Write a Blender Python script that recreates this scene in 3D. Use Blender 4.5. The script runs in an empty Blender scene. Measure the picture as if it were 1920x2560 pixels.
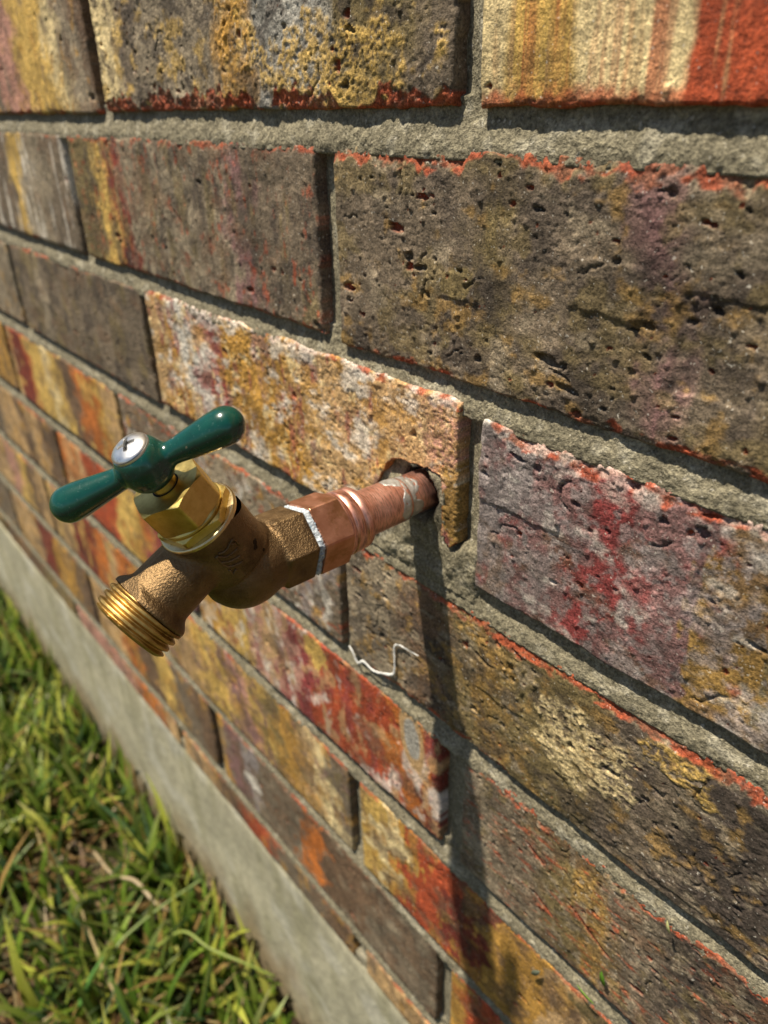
import bpy, math, random
import numpy as np
from mathutils import Vector, Matrix
from mathutils.bvhtree import BVHTree

scene = bpy.context.scene
COL = scene.collection
ZG = 0.775                      # wall datum (top of the upper visible course) above the ground

# ------------------------------------------------------------------ camera
FPX = 1877.18
CAM = np.array([0.160483, -0.167570, -0.063564 + ZG])
EUL = (1.069609, 0.0192509, 0.868854)
cd = bpy.data.cameras.new('camera')
cam = bpy.data.objects.new('camera', cd); COL.objects.link(cam)
cam.location = CAM; cam.rotation_euler = EUL
cd.sensor_fit = 'VERTICAL'; cd.sensor_height = 9.35
cd.lens = FPX / 2560 * 9.35
cd.clip_start = 0.01; cd.clip_end = 500
cd.dof.use_dof = True; cd.dof.focus_distance = 0.220; cd.dof.aperture_fstop = cd.lens / 2.2
scene.camera = cam
RC = np.array(cam.rotation_euler.to_matrix())

# ------------------------------------------------------------------ sky, sun, exposure
SUN = Vector((0.62, 1.0, -3.4)).normalized()        # the way the light travels
w = bpy.data.worlds.new('World'); scene.world = w; w.use_nodes = True
nt = w.node_tree; bg = nt.nodes['Background']
sky = nt.nodes.new('ShaderNodeTexSky'); sky.sky_type = 'NISHITA'; sky.sun_disc = False
sky.sun_elevation = math.asin(-SUN.z); sky.sun_rotation = math.atan2(-SUN.x, -SUN.y)
nt.links.new(sky.outputs[0], bg.inputs[0]); bg.inputs[1].default_value = 0.05
sl = bpy.data.lights.new('sun', 'SUN'); sl.energy = 5.0; sl.angle = math.radians(1.2); sl.color = (1, 0.905, 0.74)
so = bpy.data.objects.new('sun', sl); COL.objects.link(so)
so.rotation_euler = SUN.to_track_quat('-Z', 'Y').to_euler(); so.location = (-1, -2, 5)
scene.view_settings.view_transform = 'Standard'; scene.view_settings.look = 'None'
scene.view_settings.exposure = 0.78; scene.view_settings.gamma = 1.0
scene.view_settings.use_curve_mapping = False
scene.render.engine = 'CYCLES'

# ------------------------------------------------------------------ helpers
rng = np.random.default_rng(7)

def tag(o, label=None, cat=None, group=None, kind=None):
    if label: o['label'] = label
    if cat: o['category'] = cat
    if group: o['group'] = group
    if kind: o['kind'] = kind
    return o

def empty(name, loc):
    o = bpy.data.objects.new(name, None); COL.objects.link(o)
    o.location = loc; o.empty_display_size = 0.02
    return o

def mesh_obj(name, verts, faces, mat, parent=None, loc=(0, 0, 0), smooth=True, col=None, sharp=None):
    """verts in the parent's space (world if none), made relative to loc"""
    v = np.asarray(verts, dtype=np.float64) - np.asarray(loc)
    me = bpy.data.meshes.new(name)
    if isinstance(faces, np.ndarray):
        n = len(faces); k = faces.shape[1]
        me.vertices.add(len(v)); me.vertices.foreach_set('co', v.astype(np.float32).ravel())
        me.loops.add(n * k); me.loops.foreach_set('vertex_index', faces.astype(np.int32).ravel())
        me.polygons.add(n); me.polygons.foreach_set('loop_start', np.arange(0, n * k, k, dtype=np.int32))
        me.update(calc_edges=True); me.validate()
    else:
        me.from_pydata(v.tolist(), [], faces); me.update()
    if smooth:
        me.polygons.foreach_set('use_smooth', np.ones(len(me.polygons), dtype=bool))
        if sharp is not None: me.set_sharp_from_angle(angle=math.radians(sharp))
    if col is not None:
        a = me.attributes.new('col', 'FLOAT_COLOR', 'POINT')
        c4 = np.ones((len(v), 4), np.float32); c4[:, :3] = col
        a.data.foreach_set('color', c4.ravel())
    me.materials.append(mat)
    o = bpy.data.objects.new(name, me); COL.objects.link(o)
    o.location = loc
    if parent: o.parent = parent
    return o

def _hash(xi, yi, seed):
    h = (xi.astype(np.int64) * 374761393 + yi.astype(np.int64) * 668265263 + seed * 974634541) & 0xffffffff
    h = ((h ^ (h >> 13)) * 1274126177) & 0xffffffff
    h = ((h ^ (h >> 16)) * 2246822519) & 0xffffffff
    return ((h ^ (h >> 15)) & 0xffffff) / float(0xffffff)

def vn(x, y, seed=0):
    x = np.asarray(x, float); y = np.asarray(y, float)
    x, y = np.broadcast_arrays(x, y)
    xi = np.floor(x); yi = np.floor(y); fx = x - xi; fy = y - yi
    fx = fx * fx * (3 - 2 * fx); fy = fy * fy * (3 - 2 * fy)
    a = _hash(xi, yi, seed); b = _hash(xi + 1, yi, seed); c = _hash(xi, yi + 1, seed); d = _hash(xi + 1, yi + 1, seed)
    return (a * (1 - fx) + b * fx) * (1 - fy) + (c * (1 - fx) + d * fx) * fy

def fbm(x, y, seed=0, o=4, g=0.5):
    s = 0; a = 1; t = 0
    for i in range(o):
        s = s + a * vn(x * 2 ** i + 13.7 * i, y * 2 ** i - 7.3 * i, seed + i * 17); t += a; a *= g
    return s / t

def sst(a, b, x):
    t = np.clip((x - a) / (b - a), 0, 1); return t * t * (3 - 2 * t)

def ray(px, py):
    """direction through a pixel of the 1920 x 2560 picture"""
    return RC @ np.array([(px - 960) / FPX, -(py - 1280) / FPX, -1.0])

def in_poly(u, v, poly):
    ins = np.zeros(u.shape, bool); n = len(poly)
    for i in range(n):
        x1, y1 = poly[i]; x2, y2 = poly[(i + 1) % n]
        c = ((y1 > v) != (y2 > v)) & (u < (x2 - x1) * (v - y1) / (y2 - y1 + 1e-12) + x1)
        ins ^= c
    return ins

# ------------------------------------------------------------------ materials
def new_mat(name):
    m = bpy.data.materials.new(name); m.use_nodes = True
    n = m.node_tree.nodes; return m, n, m.node_tree.links, n['Principled BSDF']

def N(nodes, t, **kw):
    n = nodes.new(t)
    for k, v in kw.items():
        if hasattr(n, k): setattr(n, k, v)
    return n

def noise(nodes, links, co, scale, detail=3, rough=0.6):
    n = nodes.new('ShaderNodeTexNoise'); n.inputs['Scale'].default_value = scale
    n.inputs['Detail'].default_value = detail; n.inputs['Roughness'].default_value = rough
    links.new(co, n.inputs['Vector']); return n

def ramp(nodes, links, fac, stops):
    r = nodes.new('ShaderNodeValToRGB'); e = r.color_ramp.elements
    while len(e) < len(stops): e.new(0.5)
    for i, (p, c) in enumerate(stops):
        e[i].position = p; e[i].color = (c[0], c[1], c[2], 1) if not np.isscalar(c) else (c, c, c, 1)
    links.new(fac, r.inputs[0]); return r

def mixc(nodes, links, fac, a, b, mode='MIX'):
    m = nodes.new('ShaderNodeMix'); m.data_type = 'RGBA'; m.blend_type = mode
    for val, idx in ((fac, 0), (a, 6), (b, 7)):
        if hasattr(val, 'links'): links.new(val, m.inputs[idx])
        elif np.isscalar(val): m.inputs[idx].default_value = val
        else: m.inputs[idx].default_value = (*val, 1)
    return m.outputs[2]

def bump(nodes, links, h, strength, dist, prev=None):
    b = nodes.new('ShaderNodeBump'); b.inputs['Strength'].default_value = strength
    b.inputs['Distance'].default_value = dist
    links.new(h, b.inputs['Height'])
    if prev: links.new(prev, b.inputs['Normal'])
    return b.outputs[0]

def gritty(name, lo, hi, grain, bdist, rough, sparkle=0.0):
    """attribute colour with sandy speckle and grain relief"""
    m, n, l, p = new_mat(name)
    at = N(n, 'ShaderNodeAttribute'); at.attribute_name = 'col'
    geo = n.new('ShaderNodeNewGeometry')
    n1 = noise(n, l, geo.outputs['Position'], grain, 3, 0.7)
    n2 = noise(n, l, geo.outputs['Position'], grain * 0.3, 4, 0.65)
    r1 = ramp(n, l, n1.outputs[0], [(0.3, lo), (0.7, hi)])
    c = mixc(n, l, 1.0, at.outputs['Color'], r1.outputs[0], 'MULTIPLY')
    r2 = ramp(n, l, n2.outputs[0], [(0.3, 0.72), (0.7, 1.25)])
    c = mixc(n, l, 1.0, c, r2.outputs[0], 'MULTIPLY')
    if sparkle:
        n3 = noise(n, l, geo.outputs['Position'], grain * 0.62, 2, 0.5)
        r3 = ramp(n, l, n3.outputs[0], [(0.66, 0.0), (0.72, sparkle)])
        c = mixc(n, l, r3.outputs[0], c, (0.75, 0.7, 0.6))
    l.new(c, p.inputs['Base Color'])
    p.inputs['Roughness'].default_value = rough
    p.inputs['Specular IOR Level'].default_value = 0.3
    b = bump(n, l, n1.outputs[0], 1.0, bdist)
    b = bump(n, l, n2.outputs[0], 1.0, bdist * 2.0, b)
    l.new(b, p.inputs['Normal'])
    return m

M_BRICK = gritty('fired brick', 0.36, 1.6, 1300, 0.00026, 0.82, 0.4)
M_MORTAR = gritty('sandy mortar', 0.4, 1.6, 1000, 0.0006, 0.92, 0.3)
M_CONC = gritty('cast concrete', 0.85, 1.12, 500, 0.0003, 0.9)

def metal(name, ca, cb, rough, nscale, bscale, bdist, metallic=1.0, dirt=None, stretch=None, rvar=0.12):
    m, n, l, p = new_mat(name)
    tc = n.new('ShaderNodeTexCoord'); co = tc.outputs['Object']
    if stretch:
        mp = n.new('ShaderNodeMapping'); mp.inputs['Scale'].default_value = stretch; l.new(co, mp.inputs[0]); cs = mp.outputs[0]
    else: cs = co
    n1 = noise(n, l, co, nscale, 5, 0.65)
    r1 = ramp(n, l, n1.outputs[0], [(0.3, ca), (0.7, cb)])
    c = r1.outputs[0]
    if dirt:
        n2 = noise(n, l, co, nscale * 0.45, 6, 0.7)
        r2 = ramp(n, l, n2.outputs[0], [(dirt[1], 0.0), (dirt[1] + 0.12, dirt[2])])
        c = mixc(n, l, r2.outputs[0], c, dirt[0])
    n3 = noise(n, l, cs, bscale, 3, 0.6)
    if stretch:
        r4 = ramp(n, l, n3.outputs[0], [(0.34, 0.5), (0.56, 1.12)])
        c = mixc(n, l, 1.0, c, r4.outputs[0], 'MULTIPLY')
    l.new(c, p.inputs['Base Color'])
    p.inputs['Metallic'].default_value = metallic
    rr = n.new('ShaderNodeMapRange'); l.new(n1.outputs[0], rr.inputs[0])
    rr.inputs[3].default_value = max(0.05, rough - rvar); rr.inputs[4].default_value = rough + rvar
    l.new(rr.outputs[0], p.inputs['Roughness'])
    l.new(bump(n, l, n3.outputs[0], 1.0, bdist), p.inputs['Normal'])
    return m, n, l, p

M_BRONZE, bn, bl, bp = metal('rough cast bronze', (0.135, 0.086, 0.042), (0.255, 0.168, 0.085), 0.50, 160, 1500, 0.00036,
                             dirt=((0.085, 0.055, 0.03), 0.56, 0.7))
M_BRASS = metal('machined brass', (0.58, 0.41, 0.11), (0.76, 0.58, 0.20), 0.36, 300, 900, 0.00002,
                dirt=((0.30, 0.18, 0.05), 0.55, 0.55))[0]
M_THREAD = metal('worn brass thread', (0.38, 0.24, 0.075), (0.58, 0.40, 0.14), 0.46, 260, 700, 0.00003,
                 dirt=((0.16, 0.09, 0.03), 0.5, 0.8))[0]
M_COPPER = metal('scoured copper', (0.68, 0.31, 0.22), (0.86, 0.50, 0.40), 0.43, 120, 260, 0.00003,
                 dirt=((0.50, 0.22, 0.13), 0.58, 0.6), stretch=(1, 9, 1))[0]
M_COPPERFLAT = metal('tarnished copper flats', (0.56, 0.25, 0.15), (0.72, 0.38, 0.26), 0.42, 200, 700, 0.00004,
                     dirt=((0.34, 0.16, 0.05), 0.50, 0.6))[0]
M_SOLDER = metal('dull solder', (0.42, 0.42, 0.40), (0.62, 0.62, 0.60), 0.45, 500, 900, 0.00012, metallic=0.85)[0]
M_STEEL = metal('stainless screw', (0.74, 0.73, 0.70), (0.90, 0.89, 0.86), 0.34, 400, 900, 0.00001,
                dirt=((0.25, 0.21, 0.17), 0.58, 0.6))[0]
M_LIP = metal('machined bronze lip', (0.62, 0.46, 0.22), (0.78, 0.62, 0.34), 0.3, 500, 900, 0.00002)[0]

def simple(name, colr, rough, nscale=300, var=0.25, spec=0.4, bscale=None, bdist=0):
    m, n, l, p = new_mat(name)
    tc = n.new('ShaderNodeTexCoord')
    n1 = noise(n, l, tc.outputs['Object'], nscale, 4)
    c0 = [c * (1 - var) for c in colr]; c1 = [min(1, c * (1 + var)) for c in colr]
    l.new(ramp(n, l, n1.outputs[0], [(0.3, c0), (0.7, c1)]).outputs[0], p.inputs['Base Color'])
    p.inputs['Roughness'].default_value = rough; p.inputs['Specular IOR Level'].default_value = spec
    if bscale:
        n2 = noise(n, l, tc.outputs['Object'], bscale, 3)
        l.new(bump(n, l, n2.outputs[0], 1, bdist), p.inputs['Normal'])
    return m, n, l, p

M_GREEN, gn, gl, gp = simple('dark green enamel', (0.001, 0.044, 0.031), 0.22, 250, 0.2, 0.5, 220, 0.00012)
gp.inputs['Coat Weight'].default_value = 0.5; gp.inputs['Coat Roughness'].default_value = 0.12
_tc = gn.new('ShaderNodeTexCoord'); _n = noise(gn, gl, _tc.outputs['Object'], 900, 5, 0.7)
_old = gp.inputs['Base Color'].links[0].from_socket
gl.new(mixc(gn, gl, ramp(gn, gl, _n.outputs[0], [(0.60, 0.0), (0.72, 0.5)]).outputs[0], _old, (0.10, 0.17, 0.15)), gp.inputs['Base Color'])
_n2 = noise(gn, gl, _tc.outputs['Object'], 330, 3, 0.6); _old = gp.inputs['Base Color'].links[0].from_socket
gl.new(mixc(gn, gl, ramp(gn, gl, _n2.outputs[0], [(0.70, 0.0), (0.715, 0.8)]).outputs[0], _old, (0.16, 0.14, 0.10)), gp.inputs['Base Color'])
M_TAPE, tn_, tl_, tp_ = simple('thread seal paste', (0.40, 0.44, 0.48), 0.45, 900, 0.4, 0.4, 700, 0.0006)
_tc = tn_.new('ShaderNodeTexCoord'); _n = noise(tn_, tl_, _tc.outputs['Object'], 1300, 4, 0.7)
_old = tp_.inputs['Base Color'].links[0].from_socket
tl_.new(mixc(tn_, tl_, ramp(tn_, tl_, _n.outputs[0], [(0.55, 0.0), (0.66, 0.8)]).outputs[0], _old, (0.10, 0.20, 0.30)), tp_.inputs['Base Color'])
M_DARK = simple('painted recess shade', (0.012, 0.011, 0.010), 0.7)[0]  # near-black colour painted in for the shade inside small recesses
M_STRING = simple('white strand', (0.70, 0.69, 0.66), 0.7, 900, 0.2)[0]

def leaf_mat(name, rough=0.45):
    m, n, l, p = new_mat(name)
    at = N(n, 'ShaderNodeAttribute'); at.attribute_name = 'col'
    l.new(at.outputs['Color'], p.inputs['Base Color'])
    p.inputs['Roughness'].default_value = rough
    tr = n.new('ShaderNodeBsdfTranslucent'); l.new(at.outputs['Color'], tr.inputs['Color'])
    mx = n.new('ShaderNodeMixShader'); mx.inputs[0].default_value = 0.35
    l.new(p.outputs[0], mx.inputs[1]); l.new(tr.outputs[0], mx.inputs[2])
    l.new(mx.outputs[0], n['Material Output'].inputs['Surface'])
    return m
M_LEAF = leaf_mat('grass blade')

m, n, l, p = new_mat('lawn soil'); M_SOIL = m
geo = n.new('ShaderNodeNewGeometry')
a = noise(n, l, geo.outputs['Position'], 9, 6, 0.7); b = noise(n, l, geo.outputs['Position'], 160, 5, 0.7)
c1 = ramp(n, l, b.outputs[0], [(0.3, (0.02, 0.012, 0.007)), (0.7, (0.10, 0.06, 0.03))])
c2 = ramp(n, l, b.outputs[0], [(0.3, (0.015, 0.025, 0.006)), (0.7, (0.06, 0.075, 0.018))])
l.new(mixc(n, l, ramp(n, l, a.outputs[0], [(0.45, 0.0), (0.6, 1.0)]).outputs[0], c1.outputs[0], c2.outputs[0]), p.inputs['Base Color'])
p.inputs['Roughness'].default_value = 0.95
l.new(bump(n, l, b.outputs[0], 1, 0.006), p.inputs['Normal'])

# ------------------------------------------------------------------ ground
g = np.array([(-60, -120, 0), (60, -120, 0), (60, 0.3, 0), (-60, 0.3, 0)], float)
tag(mesh_obj('ground', g, np.array([[0, 1, 2, 3]]), M_SOIL, smooth=False), 'brown lawn soil under the grass beside the wall', 'ground', kind='structure')

# ------------------------------------------------------------------ brick wall
PAL = dict(taupe=(.155, .118, .080), taupel=(.25, .20, .135), dark=(.062, .047, .037), olive=(.165, .122, .052), ochre=(.40, .215, .045),
           yellow=(.55, .355, .095), cream=(.64, .50, .26), red=(.34, .062, .022), dred=(.17, .030, .018), orange=(.43, .13, .025),
           pink=(.42, .215, .16), purple=(.20, .108, .100), white=(.64, .59, .51), grey=(.31, .29, .25), brown=(.135, .082, .048),
           silver=(.25, .212, .20), tan=(.44, .28, .13), wine=(.24, .048, .045), umber=(.26, .155, .045))
PAL = {k: np.array(v) for k, v in PAL.items()}

# head joints measured on the wall: (right edge of the brick before, left edge of the brick after), mm
JO = {-2: [(-255, -245), (-7, 4)], -1: [(-325, -314), (-76, -65)],
      0: [(-260.4, -250.4), (-7.8, 1.8)], 1: [(-325, -315), (-76, -65)], 2: [(-494, -484), (-249.5, -242.5), (-1.2, 8)],
      3: [(-322, -314), (-75.5, -69.5)], 4: [(-490, -481), (-247, -238), (-6.5, 7)], 5: [(-324, -314), (-77.5, -67.5)],
      6: [(-500, -490), (-253.5, -242), (-6, 4.5)], 7: [(-331, -320), (-83, -70)]}
ZOV = {(2, -1): (-150.5, -217), (2, 0): (-153, -217.5), (1, 0): (-76, -143.8), (4, 0): (-303, -371.5), (3, 0): (-229, -295), (5, -1): (-380.5, -449),
       (5, 0): (-382, -450), (0, 0): (5, -65.8), (0, -1): (5, -65.4), (0, -2): (5, -66.2)}
LP = 247.7
HOLE = [(-40, -187), (-37, -183), (-32, -180.5), (-24, -180), (-17, -179.0), (-9.8, -180), (-8.9, -189), (-8.9, -203.5), (-4.8, -207.5),
        (-.5, -203), (6, -203), (6, -226), (-62, -226), (-50, -207), (-45, -195)]
PIPE = (-22.0, -190.6)

S = {}
S[0, -2] = dict(bands=[(-520, 'taupe'), (-420, 'pink'), (-372, 'yellow'), (-318, 'cream'), (-300, 'taupel'), (-272, 'brown')], pits=60, chipb=1.6)
S[0, -1] = dict(bands=[(-260, 'cream'), (-226, 'taupe'), (-205, 'taupel'), (-130, 'ochre'), (-112, 'grey'), (-60, 'olive'), (-20, 'taupe')],
                mott=[('yellow', .26, 9, 7), ('dark', .36, 7, 7)], rough=1.0, pits=190, chipb=4.2, flake=[(-70, -52, 46, 14, 'yellow'), (-124, -40, 10, 30, 'ochre')])
S[0, 0] = dict(bands=[(0, 'cream'), (12, 'yellow'), (32, 'cream'), (62.5, 'red')], rough=.32, pits=14, chipb=1.3, streak=.22, hard=2.5, mott=[('tan', .2, 3, 40)], drip=('red', .72))
S[1, -2] = dict(bands=[(-560, 'taupe'), (-432, 'yellow'), (-412, 'taupel'), (-362, 'taupe')], pits=70, mott=[('white', .2, 4, 30)])
S[1, -1] = dict(bands=[(-330, 'olive'), (-280, 'yellow'), (-262, 'dred'), (-246, 'taupel'), (-170, 'taupe'), (-153, 'taupel'), (-141, 'purple'), (-128, 'taupe')],
                pits=120, mott=[('olive', .3, 10, 25), ('dark', .25, 6, 10), ('red', .06, 3, 5)], rough=.8)
S[1, 0] = dict(bands=[(-70, 'taupe'), (5, 'olive'), (16, 'taupe'), (60, 'purple'), (74, 'taupe'), (95, 'olive')], pits=260, chip=3.6, chipb=2.2,
               mott=[('dark', .42, 16, 16), ('olive', .28, 12, 10), ('umber', .10, 8, 7), ('taupel', .14, 14, 12)], rough=1.0, step=[(36, 59, -113, -100, .5), (-13, 4, -117.5, -110, .45), (70, 100, -128, -104, -.4)], patch=[(-5, -113, 8, 5, 'olive')])
S[2, -3] = dict(bands=[(-760, 'taupe'), (-560, 'taupel')], pits=40)
S[2, -2] = dict(bands=[(-490, 'taupe'), (-440, 'taupel'), (-420, 'taupe')], pits=70, mott=[('olive', .3, 12, 20), ('dark', .3, 14, 14)], rough=.7)
S[2, -1] = dict(bands=[(-245, 'tan'), (-222, 'ochre'), (-206, 'white'), (-184, 'pink'), (-172, 'wine'), (-166, 'ochre'), (-100, 'tan'), (-45, 'tan'), (-12, 'pink')],
                pits=120, mott=[('purple', .24, 10, 18), ('ochre', .28, 12, 9), ('wine', .14, 6, 14), ('cream', .10, 6, 7), ('white', .12, 16, 9)], rough=1.35, dust=.85,
                flake=[(-20, -162, 32, 20, 'tan')], step=[(-108, 20, -230, -140, .6)], patch=[(-3, -190, 7, 17, 'umber')], hole=True)
S[2, 0] = dict(bands=[(0, 'silver'), (28, 'purple'), (48, 'wine'), (62, 'purple'), (86, 'umber'), (110, 'olive')], pits=200, chip=3.8, chipb=1.4,
               mott=[('brown', .3, 14, 10), ('wine', .12, 10, 12), ('silver', .30, 12, 10), ('silver', .3, 3, 3)], rough=.95, dust=.6, hard=2, step=[(8, 41, -181, -150, .55), (85.5, 140, -220, -150, -.35)])
S[3, -2] = dict(bands=[(-575, 'tan'), (-556, 'dred'), (-515, 'red'), (-506, 'yellow'), (-462, 'cream'), (-446, 'yellow'), (-425, 'brown'), (-395, 'orange'), (-355, 'ochre'), (-338, 'tan')],
                pits=30, mott=[('yellow', .2, 14, 10)], rough=.7)
S[3, -1] = dict(bands=[(-320, 'taupe'), (-240, 'taupel'), (-130, 'taupe'), (-104, 'silver'), (-90, 'taupe')], pits=70, mott=[('white', .2, 14, 14), ('red', .08, 8, 3), ('ochre', .15, 10, 10)], chip=2.6)
S[3, 0] = dict(bands=[(-75, 'taupel'), (-30, 'brown'), (-2, 'olive'), (14, 'umber'), (24, 'olive'), (66, 'taupe'), (96, 'dark')], pits=240, chip=3.8, chipb=2.0,
               mott=[('dark', .40, 11, 9), ('umber', .2, 7, 6), ('taupel', .2, 8, 5)], rough=1.15, step=[(12, 34, -262, -239, .5), (60, 110, -290, -275, .4)], flake=[(62, -258, 22, 15, 'cream'), (95, -240, 18, 7, 'yellow')])
S[4, -3] = dict(bands=[(-740, 'taupe'), (-660, 'tan'), (-590, 'brown'), (-560, 'tan'), (-530, 'brown')], pits=20)
S[4, -2] = dict(bands=[(-495, 'orange'), (-470, 'tan'), (-430, 'red'), (-365, 'yellow'), (-330, 'ochre'), (-312, 'wine'), (-288, 'purple')], pits=30, rough=.6, mott=[('orange', .25, 14, 20)])
S[4, -1] = dict(bands=[(-240, 'ochre'), (-206, 'yellow'), (-170, 'pink'), (-150, 'tan'), (-136, 'pink'), (-124, 'wine'), (-108, 'red'), (-84, 'red'), (-40, 'orange'), (-13, 'dred')],
                pits=60, rough=.55, hard=5, mott=[('white', .25, 9, 12), ('wine', .2, 10, 14), ('tan', .26, 7, 10)], oval=(-26, -319.5, 5.2, 11.5), patch=[(-100, -313, 9, 11, 'yellow')], chip=1.2)
S[4, 0] = dict(bands=[(0, 'taupel'), (20, 'taupe'), (50, 'olive'), (72, 'umber'), (80, 'taupe'), (105, 'dark')], pits=240, chip=3.2,
               mott=[('brown', .36, 12, 10), ('olive', .24, 8, 6), ('taupel', .25, 4, 4), ('red', .05, 8, 2)], rough=1.0, gouge=[(62, -336, 88, -350), (40, -322, 54, -330), (47, -346, 60, -353)])
S[5, -3] = dict(bands=[(-820, 'tan'), (-700, 'pink'), (-660, 'yellow'), (-630, 'brown'), (-600, 'tan')], pits=20)
S[5, -2] = dict(bands=[(-562, 'tan'), (-505, 'dred'), (-450, 'orange'), (-420, 'tan'), (-398, 'orange'), (-355, 'ochre')], pits=30, rough=.6, mott=[('yellow', .22, 12, 18)])
S[5, -1] = dict(bands=[(-318, 'tan'), (-262, 'yellow'), (-212, 'purple'), (-196, 'pink'), (-184, 'yellow'), (-164, 'olive'), (-150, 'ochre'), (-126, 'tan'), (-110, 'cream'), (-92, 'taupe')],
                pits=50, rough=.6, mott=[('purple', .18, 12, 12), ('ochre', .28, 9, 12), ('olive', .18, 8, 8)])
S[5, 0] = dict(bands=[(-70, 'yellow'), (-54, 'cream'), (-36, 'ochre'), (-29, 'red'), (2, 'dred'), (30, 'ochre'), (56, 'tan'), (80, 'olive')], pits=110, rough=.8, chip=1.6, hard=3,
               mott=[('ochre', .3, 8, 12), ('brown', .2, 10, 10)])
S[6, -3] = dict(bands=[(-740, 'tan'), (-650, 'dred'), (-600, 'ochre'), (-540, 'brown')], pits=20)
S[6, -2] = dict(bands=[(-492, 'tan'), (-430, 'orange'), (-390, 'brown'), (-350, 'yellow'), (-318, 'taupe'), (-280, 'brown')], pits=20, rough=.6, mott=[('ochre', .25, 12, 18)])
S[6, -1] = dict(bands=[(-244, 'ochre'), (-232, 'purple'), (-206, 'silver'), (-186, 'taupe'), (-138, 'orange'), (-108, 'brown'), (-60, 'taupe')], pits=40, rough=.6, hard=4,
                mott=[('taupel', .2, 8, 10), ('brown', .3, 12, 10)], patch=[(-196, -492, 12, 7, 'white')])
S[6, 0] = dict(bands=[(0, 'ochre'), (18, 'red'), (45, 'ochre'), (80, 'tan')], pits=70, rough=.8, mott=[('yellow', .2, 8, 8)])
S[7, -2] = dict(bands=[(-570, 'pink'), (-420, 'orange'), (-360, 'tan')], pits=10, chip=2.0)
S[7, -1] = dict(bands=[(-320, 'tan'), (-270, 'brown'), (-220, 'red'), (-180, 'taupe'), (-120, 'brown')], pits=15, chip=2.0)

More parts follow.
